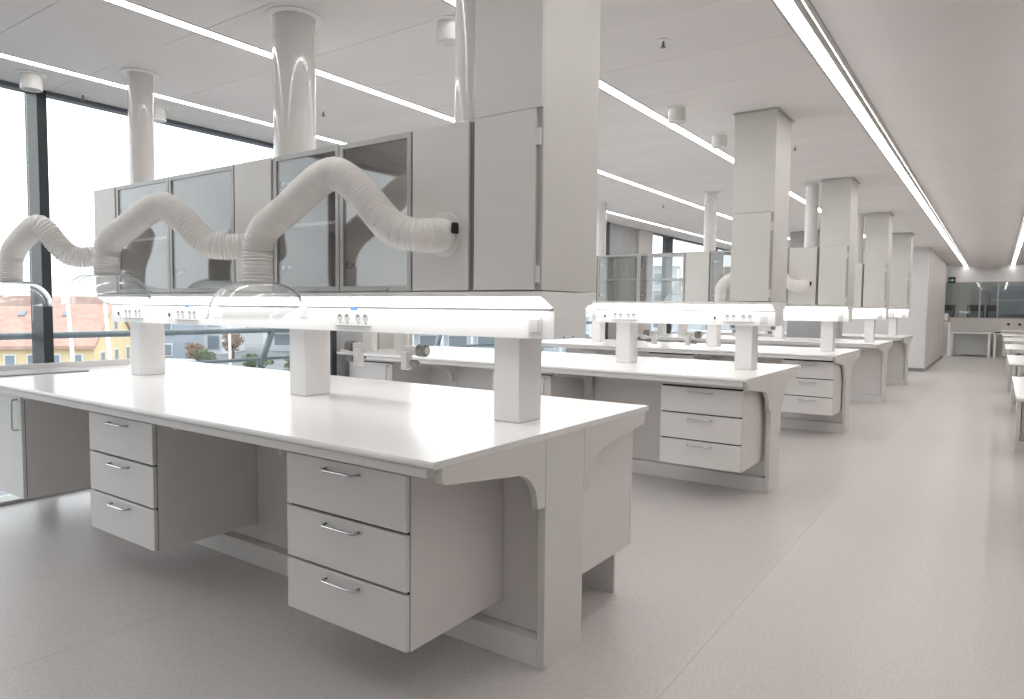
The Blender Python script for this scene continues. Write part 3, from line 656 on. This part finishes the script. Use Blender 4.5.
def block(name, label, loc, ang, Lw, Dp, Ht, wallm, nx, nz, bandm='far_glass', roofm='far_grey', balcony=False):
    t = thing(name, label, 'building', loc, ang)
    bx(t, 'wall', 0, Lw, 0, Dp, 0, Ht, wallm); bx(t, 'roof', -0.2, Lw+0.2, -0.2, Dp+0.2, Ht+0.001, Ht+0.3, roofm)
    for i in range(nx):
        for k in range(nz):
            cw = Lw/nx; chh = Ht/nz; x = i*cw; z = k*chh
            f = bx(t, 'window', x+cw*0.14, x+cw*0.86, -0.08, 0.02, z+chh*0.22, z+chh*0.84, 'far_white' if wallm != 'far_white' else 'far_grey')
            sbx(f, 'pane', x+cw*0.2, x+cw*0.8, -0.12, -0.081, z+chh*0.28, z+chh*0.78, bandm)
    if balcony:
        for k in range(1, nz): bx(t, 'balcony', 0.2, Lw-0.2, -1.3, -0.1, k*Ht/nz-0.1, k*Ht/nz+0.08, 'far_white')
        for i in range(nx+1): bx(t, 'column', i*Lw/nx-0.12, i*Lw/nx+0.12, -1.35, -1.11, 0, Ht, 'far_white')
    return t
A = math.radians(35.2)
block('grey_office', 'dark grey modern block beyond the second post of the nearest bench', (-60.2, 27.7, GZ), A, 3.6, 6, 5.5, 'far_grey', 4, 3)
block('white_house', 'white flat-roofed house behind the street trees', (-67.5, 33.6, GZ), A, 6.6, 6, 6.8, 'far_white', 4, 3)
block('apartment_block', 'long blue grey apartment block with white columns behind the trees', (-63.0, 43.5, GZ), A, 44, 9, 9.3, 'far_blue', 14, 4, balcony=True)
block('distant_block', 'pale distant block seen past the concrete pier', (-60, 80, GZ), math.radians(20), 40, 9, 7.3, 'far_blue', 12, 3)
def leafy(name, label, loc, r, trunk, m, n=26, cat='tree', squash=1.0):
    t = thing(name, label, cat, loc); bm = bmesh.new(); rnd = random.Random(int(loc[0]*13+loc[1]*7))
    for k in range(n*60):
        d = Vector((rnd.gauss(0, 1), rnd.gauss(0, 1), rnd.gauss(0, 1))); d.normalize(); d *= r*(0.2+0.8*rnd.random()**0.6)*(0.75+0.35*math.sin(3*d.x+5*d.z)); d.z *= squash
        c = d+Vector((0, 0, trunk+r*squash*0.85)); c.z = max(c.z, 0.1)
        a = Vector((rnd.gauss(0, 1), rnd.gauss(0, 1), rnd.gauss(0, 1))).normalized(); b = a.orthogonal().normalized(); sz = r*(0.07+0.06*rnd.random())
        bm.faces.new([bm.verts.new(c+a*sz), bm.verts.new(c+b*sz*0.6), bm.verts.new(c-a*sz), bm.verts.new(c-b*sz*0.6)])
    part(t, 'crown', fin(('crown', name, loc), bm, m))
    part(t, 'trunk', tube_me([(0, 0, 0), (0.03, 0.05, trunk*0.6), (0, 0, trunk+r*squash)], lambda i, n_, s: 0.16-0.04*i, 'bark', 8, 'trunk'))
    return t
leafy('street_tree', 'brown autumn tree before the white house', (-47.5, 26.0, GZ), 0.75, 0.9, 'foliage_brown', 30)
leafy('street_tree', 'rust coloured tree before the apartment block', (-53.5, 33.0, GZ), 1.0, 1.0, 'foliage_brown', 30)
leafy('street_tree', 'green tree beside the white car', (-44.6, 25.0, GZ), 0.8, 0.5, 'foliage_green', 26)
leafy('street_tree', 'green tree at the corner of the yellow house', (-41.0, 15.0, GZ), 0.7, 0.3, 'foliage_green', 26)
for k in range(7):
    leafy('hedge_bush', 'clipped green bush, %s from the left in the street hedge' % ['first', 'second', 'third', 'fourth', 'fifth', 'sixth', 'seventh'][k], (-45.0+2.6*k, 29.5+1.84*k, GZ), 1.15, 0.05, 'foliage_green', 22, 'bush', 0.6)
def car(label, loc, ang, m):
    t = thing('car', label, 'car', loc, ang)
    part(t, 'body', prism_me([(-2.1, 0.3), (2.1, 0.3), (2.15, 0.75), (1.9, 0.85), (1.15, 0.92), (0.55, 1.42), (-1.2, 1.45), (-1.9, 0.95), (-2.15, 0.85)], -0.85, 0.85, m, 'Y', 0.05))
    part(t, 'side_window', prism_me([(1.0, 0.93), (0.52, 1.34), (-1.15, 1.36), (-1.65, 0.95)], -0.865, -0.852, 'far_glass', 'Y'))
    part(t, 'windscreen', prism_me([(1.17, 0.95), (0.60, 1.42), (0.62, 1.44), (1.19, 0.97)], -0.7, 0.7, 'far_glass', 'Y'))
    for x in (-1.35, 1.35):
        for s in (-1, 1): part(t, 'wheel', cyl_me(0.32, -0.1, 0.1, 'black_plastic', 'Y', 20, 0.03), (x, s*0.78, 0.32))
    return t
car('white car parked by the green tree', (-41.0, 21.2, GZ), A, 'car_white')
car('silver car parked below the railing strut', (-27.8, 17.9, GZ), A, 'car_silver')
car('pale blue car parked at the right of the silver car', (-22.6, 21.6, GZ), A+0.05, 'car_white')
for k, (x, y, hh, tilt, wd) in enumerate([(-25.95, 8.95, 5.5, 0.06, 'leftmost, with a cross arm'), (-24.8, 9.70, 5.3, 0.06, 'second from the left'), (-31.5, 18.6, 5.0, 0.0, 'before the white house'), (-28.0, 20.0, 5.2, 0.0, 'before the apartment block')]):
    t = thing('mast', 'slim white mast outside the window, '+wd, 'mast', (x, y, GZ)); t.rotation_euler = (0, -tilt, math.radians(35))
    part(t, 'pole', tube_me([(0, 0, 0), (0, 0, hh)], lambda i, n_, s: 0.085-0.03*i, 'pole_white', 12, 'mast%d' % k))
    bx(t, 'foot', -0.25, 0.25, -0.25, 0.25, 0.0, 0.08, 'pole_white')
    if k == 0: bx(t, 'cross_arm', -0.45, 0.45, -0.04, 0.04, 3.75, 3.83, 'pole_white')
